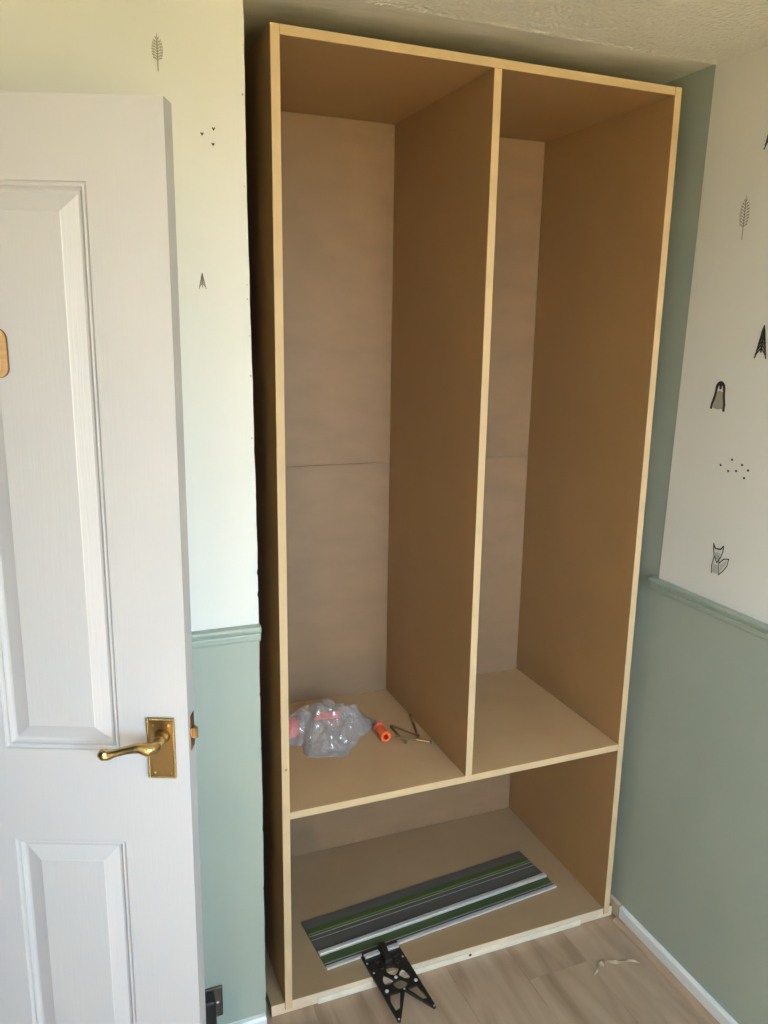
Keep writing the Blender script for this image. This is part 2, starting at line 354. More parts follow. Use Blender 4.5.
bm = bmesh.new(); bead = [(0, 0)] + [(0.017*math.cos(a), 0.014*math.sin(a)) for a in [math.radians(d) for d in range(0, 91, 15)]]
extrude_profile(bm, bead, (xr(0.02)-0.0125, RY, 0), (xr(0.02)-0.0125, -0.022, 0), (-1, 0, 0))
struct(finish('trim_4', bm, 'plank'), 'oak floor beading against the white skirting')
bm = bmesh.new(); extrude_profile(bm, [(0, 0), (0.009, 0), (0.009, 0.044), (0, 0.05)], (xr(0.02)+0.002, -0.018, 0), (xr(0.02)+0.002, 0.5, 0), (-1, 0, 0))
struct(finish('baseboard_recess', bm, 'base'), 'unpainted skirting stub inside the recess')
# ------------------------------------------------------------------ open MDF wardrobe carcass
wd = empty('wardrobe_carcass', (0.5, 0.0, 0.0)); OFF = (0.5, 0.0, 0.0)
tag(wd, 'tall open wardrobe carcass of raw brown board with divider and low shelf', 'wardrobe')
def panel(name, x0, x1, y0, y1, z0, z1, edge='y', mats=('mdf', 'mdf_edge')):
    bm = bmesh.new(); fs = box(bm, x0-0.5, x1-0.5, y0, y1, z0, z1)
    for f in fs:
        nn = f.calc_center_median()
        if edge == 'y' and abs(nn.y-y0) < 1e-6: f.material_index = 1
    bmesh.ops.bevel(bm, geom=[ed for ed in bm.edges if all(abs(v.co.y-y0) < 1e-6 for v in ed.verts)], offset=0.0006, segments=1, affect='EDGES')
    return finish(name, bm, list(mats), wd)
panel('side_panel', 0, T, -0.001, D, ZO-0.002, H)
panel('side_panel', 1-T, 1, -0.001, D, ZO+0.0, H)
panel('top_panel', T, 1-T, 0, D, H-T, H)
panel('divider', XD-T/2, XD+T/2, 0.0, D, ZS, H-T)
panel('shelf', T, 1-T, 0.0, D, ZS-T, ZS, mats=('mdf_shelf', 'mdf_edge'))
panel('base_board', -0.035, 1.013, 0.002, D, 0.001, ZB, mats=('mdf_skylit', 'base'))
ZM = 1.322
b1 = panel('back_panel', T, 1-T, D, D+0.006, ZB, ZM-0.0003, mats=('hardboard', 'hardboard')); b1['label'] = 'lower back sheet'
b2 = panel('back_panel', T, 1-T, D+0.0005, D+0.006, ZM+0.0003, H-T, mats=('hardboard', 'hardboard')); b2['label'] = 'upper back sheet'
# white primed lip along the front of the base, screw in its edge
bm = bmesh.new(); box(bm, 0.087-0.5, 0.899-0.5, -0.0012, 0.0025, 0.0005, 0.0185, 0, 0.0008)
o = finish('front_lip', bm, 'primer', wd); o['label'] = 'white primed strip along the foot'
bm = bmesh.new(); lathe(bm, [(0.0001, 0.0), (0.0042, 0.0), (0.0042, 0.0012), (0.0001, 0.0016)], 14, 0, Matrix.Translation((0.531-0.5, -0.0008, 0.0122)) @ Matrix.Rotation(math.radians(90), 4, 'X'))
finish('edge_screw', bm, 'black', wd)
bm = bmesh.new(); box(bm, T*0.5-0.5-0.002, T*0.5-0.5+0.004, -0.0035, 0, 0.690, 0.694, 0, 0.0008)
finish('splinter', bm, 'mdf', wd)
# ------------------------------------------------------------------ door, opened towards the camera
DA = math.radians(-22.5)
DW, DH, DT = 0.762, 2.0365, 0.044
# local frame: x runs from the latch edge (0) to the hinge edge (-DW), y = away from the room face, z up
door = struct(empty('door_1', (-0.25902-0.0075*math.cos(DA), -0.40800-0.0075*math.sin(DA), 0.004), DA), 'white grained panelled door standing open with brass lever handle')
door.rotation_euler.y = 0.0037          # the door hangs a touch out of plumb
def door_mesh():
    bm = bmesh.new()
    us = [0.0, 0.119, 0.3155, DW-0.3155, DW-0.119, DW]
    zs = [0.0, 0.235, 0.820, 0.9975, 1.9185, DH]
    def P(u, o, z): return bm.verts.new((-u, o, z))
    # step list: (inset, depth into the door)
    steps = [(0, 0), (0.0015, 0.0035), (0.0045, 0.0045), (0.0075, 0.0040), (0.009, 0.0075), (0.0125, 0.0105), (0.0165, 0.0110), (0.041, 0.0030), (0.0425, 0.0022)]
    for side in (0, 1):
        y = (lambda d: d) if side == 0 else (lambda d: DT-d)
        for i in range(5):
            for j in range(5):
                ua, ub, za, zb = us[i], us[i+1], zs[j], zs[j+1]
                if i in (1, 3) and j in (1, 3):
                    rings = [[P(ua+s, y(d), za+s), P(ub-s, y(d), za+s), P(ub-s, y(d), zb-s), P(ua+s, y(d), zb-s)] for s, d in steps]
                    for r0, r1 in zip(rings, rings[1:]):
                        for k in range(4): bm.faces.new((r0[k], r0[(k+1) % 4], r1[(k+1) % 4], r1[k]))
                    bm.faces.new(rings[-1])
                else:
                    bm.faces.new((P(ua, y(0), za), P(ub, y(0), za), P(ub, y(0), zb), P(ua, y(0), zb)))
    for q in ([(0, 0, 0), (0, DT, 0), (0, DT, DH), (0, 0, DH)], [(DW, 0, 0), (DW, DT, 0), (DW, DT, DH), (DW, 0, DH)], [(0, 0, 0), (DW, 0, 0), (DW, DT, 0), (0, DT, 0)], [(0, 0, DH), (DW, 0, DH), (DW, DT, DH), (0, DT, DH)]):
        bm.faces.new([P(*v) for v in q])
    bmesh.ops.remove_doubles(bm, verts=bm.verts, dist=1e-5)
    cor = [ed for ed in bm.edges if len(ed.link_faces) == 2 and all(abs(v.co.x) < 1e-6 for v in ed.verts) and ed.calc_face_angle(0) > 1.2]
    bmesh.ops.bevel(bm, geom=cor, offset=0.0015, segments=2, affect='EDGES')
    return bm
finish('door_leaf', door_mesh(), 'door', door)
# lever handle: door > handle > backplate, rope_border, lever, screw
hb = bmesh.new(); PU0, PU1, PZ0, PZ1 = 0.0258, 0.0745, 0.949, 1.0625
box(hb, -PU1, -PU0, -0.004, 0.0002, PZ0, PZ1, 0, 0.0015)
handle = finish('handle', hb, 'brassdk', door); handle.location.x = 0.0035; handle['label'] = 'brass lever handle on a rope-edged backplate'
rb = bmesh.new()
per = []
npx, npz = 9, 21
for k in range(npx): per += [(-PU1+0.0025+(PU1-PU0-0.005)*k/npx, PZ0+0.0025), (-PU0-0.0025-(PU1-PU0-0.005)*k/npx, PZ1-0.0025)]
for k in range(npz): per += [(-PU0-0.0025, PZ0+0.0025+(PZ1-PZ0-0.005)*k/npz), (-PU1+0.0025, PZ1-0.0025-(PZ1-PZ0-0.005)*k/npz)]
for px, pz in per:
    bmesh.ops.create_uvsphere(rb, u_segments=8, v_segments=5, radius=0.0026, matrix=Matrix.Translation((px, -0.0042, pz)))
finish('rope_border', rb, 'brass', handle, True)
lb = bmesh.new()
cx, cz = 0.0475, 1.0295
path = catmull([(-cx, -0.003, cz), (-cx, -0.016, cz), (-cx, -0.030, cz-0.0005), (-cx-0.002, -0.043, cz-0.001), (-cx-0.010, -0.051, cz-0.001), (-cx-0.024, -0.053, cz+0.003), (-cx-0.044, -0.053, cz-0.001), (-cx-0.064, -0.053, cz-0.007), (-cx-0.076, -0.053, cz-0.011), (-cx-0.084, -0.053, cz-0.010), (-cx-0.0915, -0.053, cz-0.007)], 6)
rad_k = [0.0145, 0.0098, 0.0090, 0.0108, 0.0112, 0.0092, 0.0072, 0.0066, 0.0084, 0.0108, 0.0060]
rr = []
for i in range(len(rad_k)-1): rr += [rad_k[i] + (rad_k[i+1]-rad_k[i])*s/6 for s in range(6)]
rr.append(rad_k[-1])
tube(lb, path, rr, 16)
# ring mouldings on the neck
for hh, r0 in ((0.010, 0.0115), (0.024, 0.0100)):
    lathe(lb, [(0.0001, -0.003), (r0*0.8, -0.0028), (r0, 0), (r0*0.8, 0.0028), (0.0001, 0.003)], 16, 0, Matrix.Translation((-cx, -hh, cz)) @ Matrix.Rotation(math.radians(90), 4, 'X'))
finish('lever', lb, 'brass', handle, True)
sb0 = bmesh.new(); lathe(sb0, [(0.0001, 0), (0.0026, 0), (0.0022, 0.0012), (0.0001, 0.0016)], 12, 0, Matrix.Rotation(math.radians(90), 4, 'X'))
bmesh.ops.recalc_face_normals(sb0, faces=sb0.faces)
sme = bpy.data.meshes.new('screw'); sb0.to_mesh(sme); sb0.free(); sme.materials.append(M['brass'])
for px, pz in ((-PU0-0.010, PZ0+0.011), (-PU1+0.012, PZ0+0.011), (-PU0-0.010, PZ1-0.013), (-PU1+0.012, PZ1-0.013)):
    s = bpy.data.objects.new('screw', sme); COL.objects.link(s); s.parent = handle; s.location = (px, -0.004, pz)
lt = bmesh.new(); box(lt, -0.0005, 0.0015, 0.011, 0.034, 0.995, 1.058, 0, 0.0005)
latch = finish('latch_plate', lt, 'brassdk', door); latch['label'] = 'aged brass latch plate on the door edge'
lt = bmesh.new(); extrude_profile(lt, [(0, 0.016), (0.011, 0.016), (0.011, 0.020), (0.002, 0.029), (0, 0.029)], (0.001, 0, 1.016), (0.001, 0, 1.035), (1, 0, 0), Vector((0, 1, 0)))
finish('latch_bolt', lt, 'brassdk', latch)
for hz in (0.22, 1.02, 1.80):
    bm = bmesh.new(); lathe(bm, [(0.006, -0.038), (0.006, 0.038)], 12, 0, Matrix.Translation((-DW-0.002, -0.003, hz))); finish('hinge', bm, 'brass', door, True)
# plaque hung on the door face
def rrect(w, h, r, k=8):
    out = []
    for cxx, czz, a0 in ((w/2-r, h/2-r, 0), (-w/2+r, h/2-r, 90), (-w/2+r, -h/2+r, 180), (w/2-r, -h/2+r, 270)):
        for i in range(k+1):
            a = math.radians(a0+90*i/k); out.append((cxx+r*math.cos(a), czz+r*math.sin(a)))
    return out
RXZ = Matrix.Rotation(math.radians(90), 4, 'X')
# door point u=0.30, z=1.673
ca, sa = math.cos(DA), math.sin(DA)
def door_pt(u, out, z):
    return (-0.25902 - u*ca + out*sa, -0.40800 - u*sa - out*ca, z)
pq = empty('door_plaque', door_pt(0.315, 0.0, 1.6345), DA)
tag(pq, 'small wooden plaque with rounded corners and pink centre on the white door', 'plaque')
def upright(o):
    o.data.transform(RXZ); return o
o = upright(plate_with_holes('back_board', rrect(0.120, 0.0755, 0.016), [], 0.004, 'plaqueedge', pq)); o.location = (0, 0, 0.0378)
o = upright(plate_with_holes('wooden_frame', rrect(0.1185, 0.0740, 0.0155), [rrect(0.1005, 0.054, 0.004)], 0.004, 'plaquewood', pq, z=0.0038)); o.location = (0, 0, 0.0378)
o = upright(plate_with_holes('pink_panel', rrect(0.100, 0.0535, 0.004), [], 0.0015, 'pink', pq, z=0.0038)); o.location = (0, 0, 0.0378)
# ------------------------------------------------------------------ socket and plug on the front wall
sc = empty('wall_socket', (-0.205, NY, 0.0872)); tag(sc, 'dark nickel wall socket low on the green wall behind the door', 'socket')
bm = bmesh.new(); box(bm, -0.0430, 0.0430, -0.0075, 0, 0, 0.0835, 0, 0.002); finish('faceplate', bm, 'nickel', sc)
bm = bmesh.new(); box(bm, 0.008, 0.020, -0.0105, -0.007, 0.055, 0.073, 0, 0.001); finish('switch', bm, 'black', sc)
for px in (-0.033, 0.0305):
    bm = bmesh.new(); lathe(bm, [(0.0001, 0), (0.003, 0), (0.0025, 0.0009), (0.0001, 0.001)], 12, 0, Matrix.Translation((px, -0.0075, 0.0415)) @ Matrix.Rotation(math.radians(90), 4, 'X')); finish('screw', bm, 'alu', sc)
pg = empty('plug', (-0.209, NY-0.0075, 0.086)); tag(pg, 'black plug pushed into the dark wall socket', 'plug')
bm = bmesh.new(); box(bm, -0.026, 0.026, -0.038, 0.0, 0.004, 0.082, 0, 0.006); finish('plug_body', bm, 'black', pg)
bm = bmesh.new(); tube(bm, catmull([(0.0, -0.022, 0.008), (0.002, -0.025, -0.02), (0.004, -0.026, -0.055), (-0.012, -0.03, -0.0815), (-0.10, -0.035, -0.0815), (-0.3, -0.03, -0.0815)], 6), 0.0036, 10); finish('cord', bm, 'black', pg, True)
# ------------------------------------------------------------------ printed wall motifs
def decal(name, label, strokes, where, material, group=None, cat='wall sticker', extra=None):
    """strokes: list of (points, width) with points (s, z); or (points, None) for a filled shape"""
    bm = bmesh.new()
    def put(s, z, lift=0.0):
        return Vector((s, NY-0.0006-lift, z)) if where == 'front' else Vector((xr(z)-0.0028-lift, s, z))
    for k, (pts, w) in enumerate(strokes):
        lift = 0.00002*k
        if w is None:
            bm.faces.new([bm.verts.new(put(*p, lift)) for p in pts]); continue
        for a, c in zip(pts, pts[1:]):
            d = Vector((c[0]-a[0], c[1]-a[1]));
            if d.length < 1e-7: continue
            nn = Vector((-d.y, d.x)).normalized()*w/2; e = d.normalized()*w*0.3
            bm.faces.new([bm.verts.new(put(*p, lift)) for p in ((a[0]-e.x+nn.x, a[1]-e.y+nn.y), (a[0]-e.x-nn.x, a[1]-e.y-nn.y), (c[0]+e.x-nn.x, c[1]+e.y-nn.y), (c[0]+e.x+nn.x, c[1]+e.y+nn.y))])
    o = finish(name, bm, material)
    return tag(o, label, cat, group)
def leafy(cx, z0, z1, w, lean=0.0, rows=9, wd_=0.0014):
    st = [([(cx-lean*(1), z0), (cx+lean*0.2, z0+(z1-z0)*0.9)], wd_*1.5)]
    zl = z0 + (z1-z0)*0.30
    for i in range(rows):
        s = i/(rows-1); z = zl + (z1-zl)*s*0.93; hw = w/2*math.sin(math.pi*min(1, 0.25+0.75*s))**0.7*(1.0 if s < 0.85 else 0.7)
        c0 = cx - lean*(1-1.2*(z-z0)/(z1-z0))
        for sd in (-1, 1):
            st.append(([(c0, z), (c0+sd*hw*0.55, z+w*0.22), (c0+sd*hw, z+w*0.20)], wd_))
            st.append(([(c0+sd*hw*0.6, z+w*0.10), (c0+sd*hw*0.95, z+w*0.33)], wd_*0.8))
    return st
decal('leaf_tree_motif', 'grey leafy tree motif on the white wall above the door', leafy(-0.2170, 2.1715, 2.2295, 0.020), 'front', 'inkpale', 'printed wall motifs')
def heart(cx, cz, s):
    return ([(cx, cz-s), (cx+s*0.9, cz+s*0.35), (cx+s*0.75, cz+s), (cx+s*0.25, cz+s*0.8), (cx, cz+s*0.2), (cx-s*0.25, cz+s*0.8), (cx-s*0.75, cz+s), (cx-s*0.9, cz+s*0.35)], None)
for cx, cz in ((-0.1414, 2.072), (-0.1195, 2.083), (-0.1213, 2.0556)):
    decal('heart_motif', 'tiny dark heart motif on the white wall beside the open door', [heart(cx, cz, 0.0034)], 'front', 'ink', 'tiny heart motifs')
def pine(cx, z0, z1, w, k=5, wl=0.0014):
    st = [([(cx, z0), (cx, z1)], wl*1.3)]
    for i in range(k):
        zt = z1 - (z1-z0)*0.14*i; hw = w/2*(0.35+0.65*i/(k-1)); dz = (z1-z0)*0.40
        for sd in (-1, 1): st.append(([(cx, zt), (cx+sd*hw*0.7, zt-dz*0.55), (cx+sd*hw, zt-dz)], wl))
    return st
decal('small_pine_motif', 'small grey pine motif on the white wall above the dado rail', pine(-0.1503, 1.792, 1.819, 0.014, 6, 0.0013), 'front', 'inkgrey', 'printed wall motifs')
decal('leaf_tree_motif', 'dark leafy tree motif on the right wall above the penguin', leafy(-0.1765, 1.9358, 2.0277, 0.030, 0.001, 10, 0.0012), 'right', 'inkgrey', 'printed wall motifs')
decal('pine_motif', 'black pine tree motif on the right wall beside the penguin', pine(-0.2790, 1.684, 1.742, 0.034, 7, 0.0036), 'right', 'ink', 'printed wall motifs')
decal('pine_motif', 'black pine tree motif on the right wall just under the ceiling', pine(-0.2290, 2.140, 2.20, 0.034, 7, 0.0036), 'right', 'ink', 'printed wall motifs')
# penguin: grey belly and black outline
pcy = -0.1662
def arc(cx, cz, rx, rz, a0, a1, k=10): return [(cx+rx*math.cos(math.radians(a0+(a1-a0)*i/k)), cz+rz*math.sin(math.radians(a0+(a1-a0)*i/k))) for i in range(k+1)]
pen = empty('penguin_motif', (xr(1.54), pcy, 1.541)); tag(pen, 'black and grey penguin motif on the white right wall', 'wall sticker', 'printed wall motifs')
def reparent(o, par):
    for key in ('label', 'category', 'group'):
        if key in o: del o[key]
    o.data.transform(Matrix.Translation(-par.location)); o.parent = par
o = decal('penguin_belly', 'x', [([(-0.1495, 1.5455), (-0.1535, 1.572), (-0.158, 1.585), (-0.1662, 1.588), (-0.1775, 1.585), (-0.1815, 1.572), (-0.1835, 1.5455), (-0.166, 1.5430)], None)], 'right', 'inkpale'); reparent(o, pen)
o = decal('penguin_outline', 'x', [
    ([(-0.1450, 1.5445), (-0.1470, 1.556), (-0.1530, 1.574), (-0.1560, 1.590)], 0.0074), ([(-0.1868, 1.5415), (-0.1872, 1.556), (-0.1830, 1.575), (-0.1815, 1.590)], 0.0078),
    (arc(-0.1685, 1.592, 0.0125, 0.0150, 0, 180), 0.0080), ([(-0.159, 1.604), (-0.178, 1.604), (-0.1765, 1.6085), (-0.169, 1.6105), (-0.161, 1.6085)], None),
    ([(-0.1640, 1.6035), (-0.1730, 1.6035), (-0.1720, 1.5915), (-0.1655, 1.5915)], None)], 'right', 'ink'); o.location.x -= 0.0006; reparent(o, pen)
for cy_, cz_ in ((-0.2339, 1.4293), (-0.1992, 1.4110), (-0.2670, 1.4217), (-0.2258, 1.4005), (-0.2509, 1.4047), (-0.2873, 1.4120), (-0.2782, 1.3925)):
    decal('dot_motif', 'tiny dark dot printed between penguin and fox on the right wall', [(arc(cy_, cz_, 0.0036, 0.0030, 20, 380, 9)[:-1], None)], 'right', 'ink', 'tiny dots on the right wall')
fx = empty('fox_motif', (xr(1.14), -0.23, 1.141)); tag(fx, 'outlined sitting fox motif on the right wall above the dado rail', 'wall sticker', 'printed wall motifs')
o = decal('fox_outline', 'x', [
    ([(-0.2110, 1.2020), (-0.2090, 1.2165), (-0.2150, 1.2060), (-0.2230, 1.2055), (-0.2340, 1.2075), (-0.2420, 1.2170), (-0.2425, 1.2030)], 0.0034),
    ([(-0.2105, 1.2070), (-0.2140, 1.1890), (-0.2265, 1.1715), (-0.2375, 1.1880), (-0.2425, 1.2040)], 0.0027),
    ([(-0.2160, 1.1850), (-0.2110, 1.1600), (-0.2130, 1.1415)], 0.0027), ([(-0.2330, 1.1780), (-0.2345, 1.1600), (-0.2370, 1.1425)], 0.0027),
    ([(-0.2345, 1.1720), (-0.2480, 1.1860), (-0.2640, 1.1900), (-0.2610, 1.1720), (-0.2500, 1.1560), (-0.2370, 1.1430)], 0.0027),
    ([(-0.2245, 1.1735), (-0.2290, 1.1735), (-0.2268, 1.1690)], None)], 'right', 'ink'); reparent(o, fx)
o = decal('fox_hatching', 'x', [([(-0.2165-0.003*i, 1.198-abs(i-3)*0.001), (-0.2205-0.0018*i, 1.180)], 0.0009) for i in range(7)] + [([(-0.2165-0.0028*i, 1.166), (-0.2160-0.0030*i, 1.1440)], 0.0009) for i in range(6)] + [([(-0.2400-0.0035*i, 1.170+0.003*i), (-0.2400-0.003*i, 1.152+0.0042*i)], 0.0009) for i in range(6)], 'right', 'inkgrey'); reparent(o, fx)
# ------------------------------------------------------------------ guide rail on the wardrobe floor
ra = math.radians(5.0)
gr = empty('guide_rail', (0.1335, 0.0655, ZB), ra); tag(gr, 'grey aluminium saw guide rail with green strips on the wardrobe base', 'guide rail')
RL = 0.770
def strip(name, v0, v1, z0, z1, material, bev=0.0, x0=0.0, x1=RL, parent=gr):
    bm = bmesh.new(); box(bm, x0, x1, v0, v1, z0, z1, 0, bev); return finish(name, bm, material, parent)
bd = bmesh.new(); box(bd, 0, RL, 0.004, 0.200, 0.0, 0.0035); box(bd, 0, RL, 0.075, 0.116, 0.0035, 0.0042); box(bd, 0, RL, 0.165, 0.199, 0.0035, 0.0040)
finish('rail_body', bd, 'rail', gr)
strip('edge_strip', 0.0, 0.012, 0.0, 0.0062, 'alu', 0.0012)
bm = bmesh.new(); extrude_profile(bm, [(0.052, 0.0035), (0.052, 0.0080), (0.055, 0.0105), (0.066, 0.0105), (0.069, 0.0080), (0.069, 0.0035)], (0, 0, 0), (RL, 0, 0), (0, 1, 0)); finish('raised_ridge', bm, 'alu', gr)
strip('glide_strip', 0.024, 0.050, 0.0035, 0.0048, 'railgreen', 0.0004)
strip('glide_strip', 0.143, 0.164, 0.0035, 0.0048, 'railgreen', 0.0004)
strip('lime_line', 0.1405, 0.1450, 0.0048, 0.0051, 'raillime')
strip('groove_line', 0.1175, 0.1195, 0.0035, 0.0046, 'railline')
strip('groove_line', 0.1335, 0.1355, 0.0035, 0.0046, 'railline')
strip('groove_line', 0.0200, 0.0215, 0.0035, 0.0046, 'railline')
# ------------------------------------------------------------------ black framing square clamped to the rail
sq = empty('rail_square', (0.29, -0.03, ZB)); tag(sq, 'black metal swallow-tailed square with cut-outs clamped to the guide rail', 'square')
def lc(pts): return [(x-0.29, y+0.03) for x, y in pts]
def smooth_loop(pts, k=4):
    P = [Vector((x, y, 0)) for x, y in pts]; nP = len(P); out = []
    for i in range(nP):
        p0, p1, p2, p3 = P[i-1], P[i], P[(i+1) % nP], P[(i+2) % nP]
        for j in range(k):
            s = j/k; v = 0.5*((2*p1)+(p2-p0)*s+(2*p0-5*p1+4*p2-p3)*s*s+(3*p1-p0-3*p2+p3)*s**3); out.append((v.x, v.y))
    return out
outer = lc([(0.2326, 0.0734), (0.3455, 0.0834), (0.354, -0.1545), (0.3474, -0.1575), (0.300, -0.0778), (0.253, -0.1641), (0.2464, -0.1615)])
holes = [smooth_loop(lc(h)) for h in (
    [(0.2692, -0.0099), (0.2845, -0.0332), (0.2761, -0.0432), (0.2592, -0.0434), (0.2588, -0.025)],
    [(0.323, -0.0054), (0.3315, -0.034), (0.3223, -0.045), (0.3066, -0.0285), (0.3074, -0.0189)],
    [(0.2817, 0.0107), (0.2984, 0.0126), (0.3135, 0.0025), (0.3064, -0.0126), (0.2919, -0.0204), (0.2796, -0.0063)],
    [(0.2825, -0.0439), (0.3029, -0.0375), (0.3165, -0.0514), (0.3091, -0.0656), (0.2898, -0.0694), (0.2794, -0.0569)])]
holes += [lc([(0.2595, -0.076), (0.2873, -0.0757), (0.2653, -0.1269), (0.2529, -0.131), (0.2512, -0.1011)]), lc([(0.3087, -0.0751), (0.3367, -0.0713), (0.3452, -0.1225), (0.332, -0.1206)])]
plate_with_holes('square_plate', outer, holes, 0.006, 'steel', sq, z=0.0003)
def bar(name, A, B, w, z0, z1, material):
    A, B = Vector((*A, 0)), Vector((*B, 0)); d = (B-A).normalized(); nn = Vector((-d.y, d.x, 0))*w/2
    bm = bmesh.new(); lo = [bm.verts.new(p+Vector((0, 0, z0))) for p in (A+nn, A-nn, B-nn, B+nn)]; hi = [bm.verts.new(v.co+Vector((0, 0, z1-z0))) for v in lo]
    bm.faces.new(lo); bm.faces.new(hi[::-1])
    for i in range(4): bm.faces.new((lo[i], lo[(i+1) % 4], hi[(i+1) % 4], hi[i]))
    bmesh.ops.bevel(bm, geom=list(bm.edges), offset=0.0008, segments=1, affect='EDGES')
    return finish(name, bm, material, sq)
L1 = lc([(0.2400, 0.0665), (0.2840, 0.0705), (0.3080, 0.0725), (0.3430, 0.0755), (0.2980, 0.0890), (0.2935, 0.020), (0.2360, 0.0760), (0.3440, 0.0858)])
bar('clamp_bar', L1[0], L1[1], 0.014, 0.0063, 0.012, 'alu'); bar('clamp_bar', L1[2], L1[3], 0.014, 0.0063, 0.012, 'alu')
bar('rail_key', L1[6], L1[7], 0.006, 0.0063, 0.0135, 'steel')
bar('clamp_lever', L1[4], L1[5], 0.019, 0.0063, 0.021, 'black')
def disc(name, x, y, r, z0, z1, material):
    bm = bmesh.new(); lathe(bm, [(0.0001, z0), (r, z0), (r, z1-0.0008), (r*0.85, z1), (r*0.45, z1), (r*0.4, z1-0.0015), (0.0001, z1-0.0015)], 18, 0, Matrix.Translation((x-0.29, y+0.03, 0))); return finish(name, bm, material, sq)
for x, y in ((0.3215, 0.0420), (0.3175, 0.0180), (0.2655, 0.0370), (0.2690, 0.0140)): disc('knurled_nut', x, y, 0.0072, 0.0063, 0.012, 'nickel')
for x, y in ((0.2542, -0.065), (0.3395, -0.0575), (0.2941, -0.0294)): disc('rivet', x, y, 0.0048, 0.0063, 0.009, 'alu')
for x, y in ((0.3500, -0.1520), (0.2500, -0.1585), (0.3000, -0.0735), (0.3395, 0.0330), (0.2445, 0.005), (0.2395, 0.0430)): disc('pin', x, y, 0.0026, 0.0063, 0.0078, 'alu')
# ------------------------------------------------------------------ clear plastic bag with coral plastic pieces, orange cap, screws
bagc = (0.215, 0.350)
out = [(0.385, 0.360), (0.375, 0.385), (0.340, 0.425), (0.290, 0.455), (0.235, 0.470), (0.170, 0.462), (0.115, 0.440), (0.078, 0.405), (0.070, 0.370), (0.083, 0.335), (0.112, 0.318), (0.135, 0.300), (0.133, 0.236), (0.180, 0.222), (0.2328, 0.2095), (0.262, 0.245), (0.305, 0.300), (0.358, 0.340)]
angs = sorted([(math.atan2(y-bagc[1], x-bagc[0]), math.hypot(x-bagc[0], y-bagc[1])) for x, y in out])
def rad(a):
    A = [(q-2*math.pi, rr_) for q, rr_ in angs[-2:]] + angs + [(q+2*math.pi, rr_) for q, rr_ in angs[:2]]
    for (a0, r0), (a1, r1) in zip(A, A[1:]):
        if a0 <= a <= a1: return r0 + (r1-r0)*(a-a0)/(a1-a0)
    return angs[0][1]
bg_ = empty('plastic_bag', (bagc[0], bagc[1], ZS)); tag(bg_, 'crumpled clear plastic bag lying on the wardrobe shelf', 'bag')
bm = bmesh.new(); NA, NR = 150, 48; grid = []
def hgt(x, y, s):
    base = 0.074*max(0, 1-s**2.4)**0.75
    # lower, flatter at the front corner flap and in the neck
    base *= min(1, max(0.10, (y-0.225)/0.10)) if x < 0.30 else max(0.34, 1-(x-0.30)/0.10)
    p = Vector((x*22, y*22, 0.3)); q2 = Vector((x*60, y*60, 1.7))
    cr = abs(noise.noise(p))*0.034 + abs(noise.noise(q2))*0.013 + abs(noise.noise(Vector((x*130, y*130, 5))))*0.003
    edge = min(1, (1-s)*6)
    return max(0.0012, base + (cr-0.010)*edge*(0.35+0.65*min(1, base/0.03)) + 0.0016)
for i in range(NA):
    a = -math.pi + 2*math.pi*i/NA; R_ = rad(a); col = []
    for j in range(NR+1):
        s = j/NR; x = bagc[0]+R_*s*math.cos(a); y = bagc[1]+R_*s*math.sin(a)
        z = hgt(x, y, s)
        jit = Vector((noise.noise(Vector((x*70, y*70, 9))), noise.noise(Vector((x*70, y*70, 19))), 0))*0.004*(1 if 0 < j else 0)
        col.append(bm.verts.new((x-bagc[0]+jit.x, y-bagc[1]+jit.y, z)) if j else None)
    grid.append(col)
ctr = bm.verts.new((0, 0, hgt(bagc[0], bagc[1], 0)))
for i in range(NA):
    k = (i+1) % NA
    bm.faces.new((ctr, grid[i][1], grid[k][1]))
    for j in range(1, NR): bm.faces.new((grid[i][j], grid[i][j+1], grid[k][j+1], grid[k][j]))
# underside
low = [bm.verts.new((grid[i][NR].co.x, grid[i][NR].co.y, 0.0004)) for i in range(NA)]
for i in range(NA): bm.faces.new((grid[i][NR], low[i], low[(i+1) % NA], grid[(i+1) % NA][NR]))
bm.faces.new(low[::-1])
finish('bag_film', bm, 'film', bg_)
def lump(name, label, loc, size, rot, cat='plastic piece'):
    bm = bmesh.new(); sx_, sy_, sz_ = size
    box(bm, -sx_/2, sx_/2, -sy_/2, sy_/2, 0, sz_, 0, min(size)*0.3)
    bmesh.ops.subdivide_edges(bm, edges=[ed for ed in bm.edges if ed.calc_length() > 0.02], cuts=3, use_grid_fill=True)
    for v in bm.verts:
        v.co.x *= 1-0.45*v.co.z/0.06; v.co.y *= 1-0.35*v.co.z/0.06
        nn = noise.noise_vector(v.co*70+Vector(loc)*10)*0.009*min(1, min(size)/0.03)
        v.co += Vector((nn.x, nn.y, abs(nn.z) if v.co.z < 0.003 else nn.z))
    o = finish(name, bm, 'red'); o.location = loc; o.rotation_euler = (0, 0, rot)
    return tag(o, label, cat)
lump('plastic_packet', 'coral red plastic packet showing at the end of the clear bag', (0.122, 0.372, ZS+0.0025), (0.062, 0.040, 0.052), 0.45)
lump('plastic_strip', 'coral red plastic strip at the back inside the clear bag', (0.250, 0.435, ZS+0.0012), (0.085, 0.010, 0.022), -0.15)
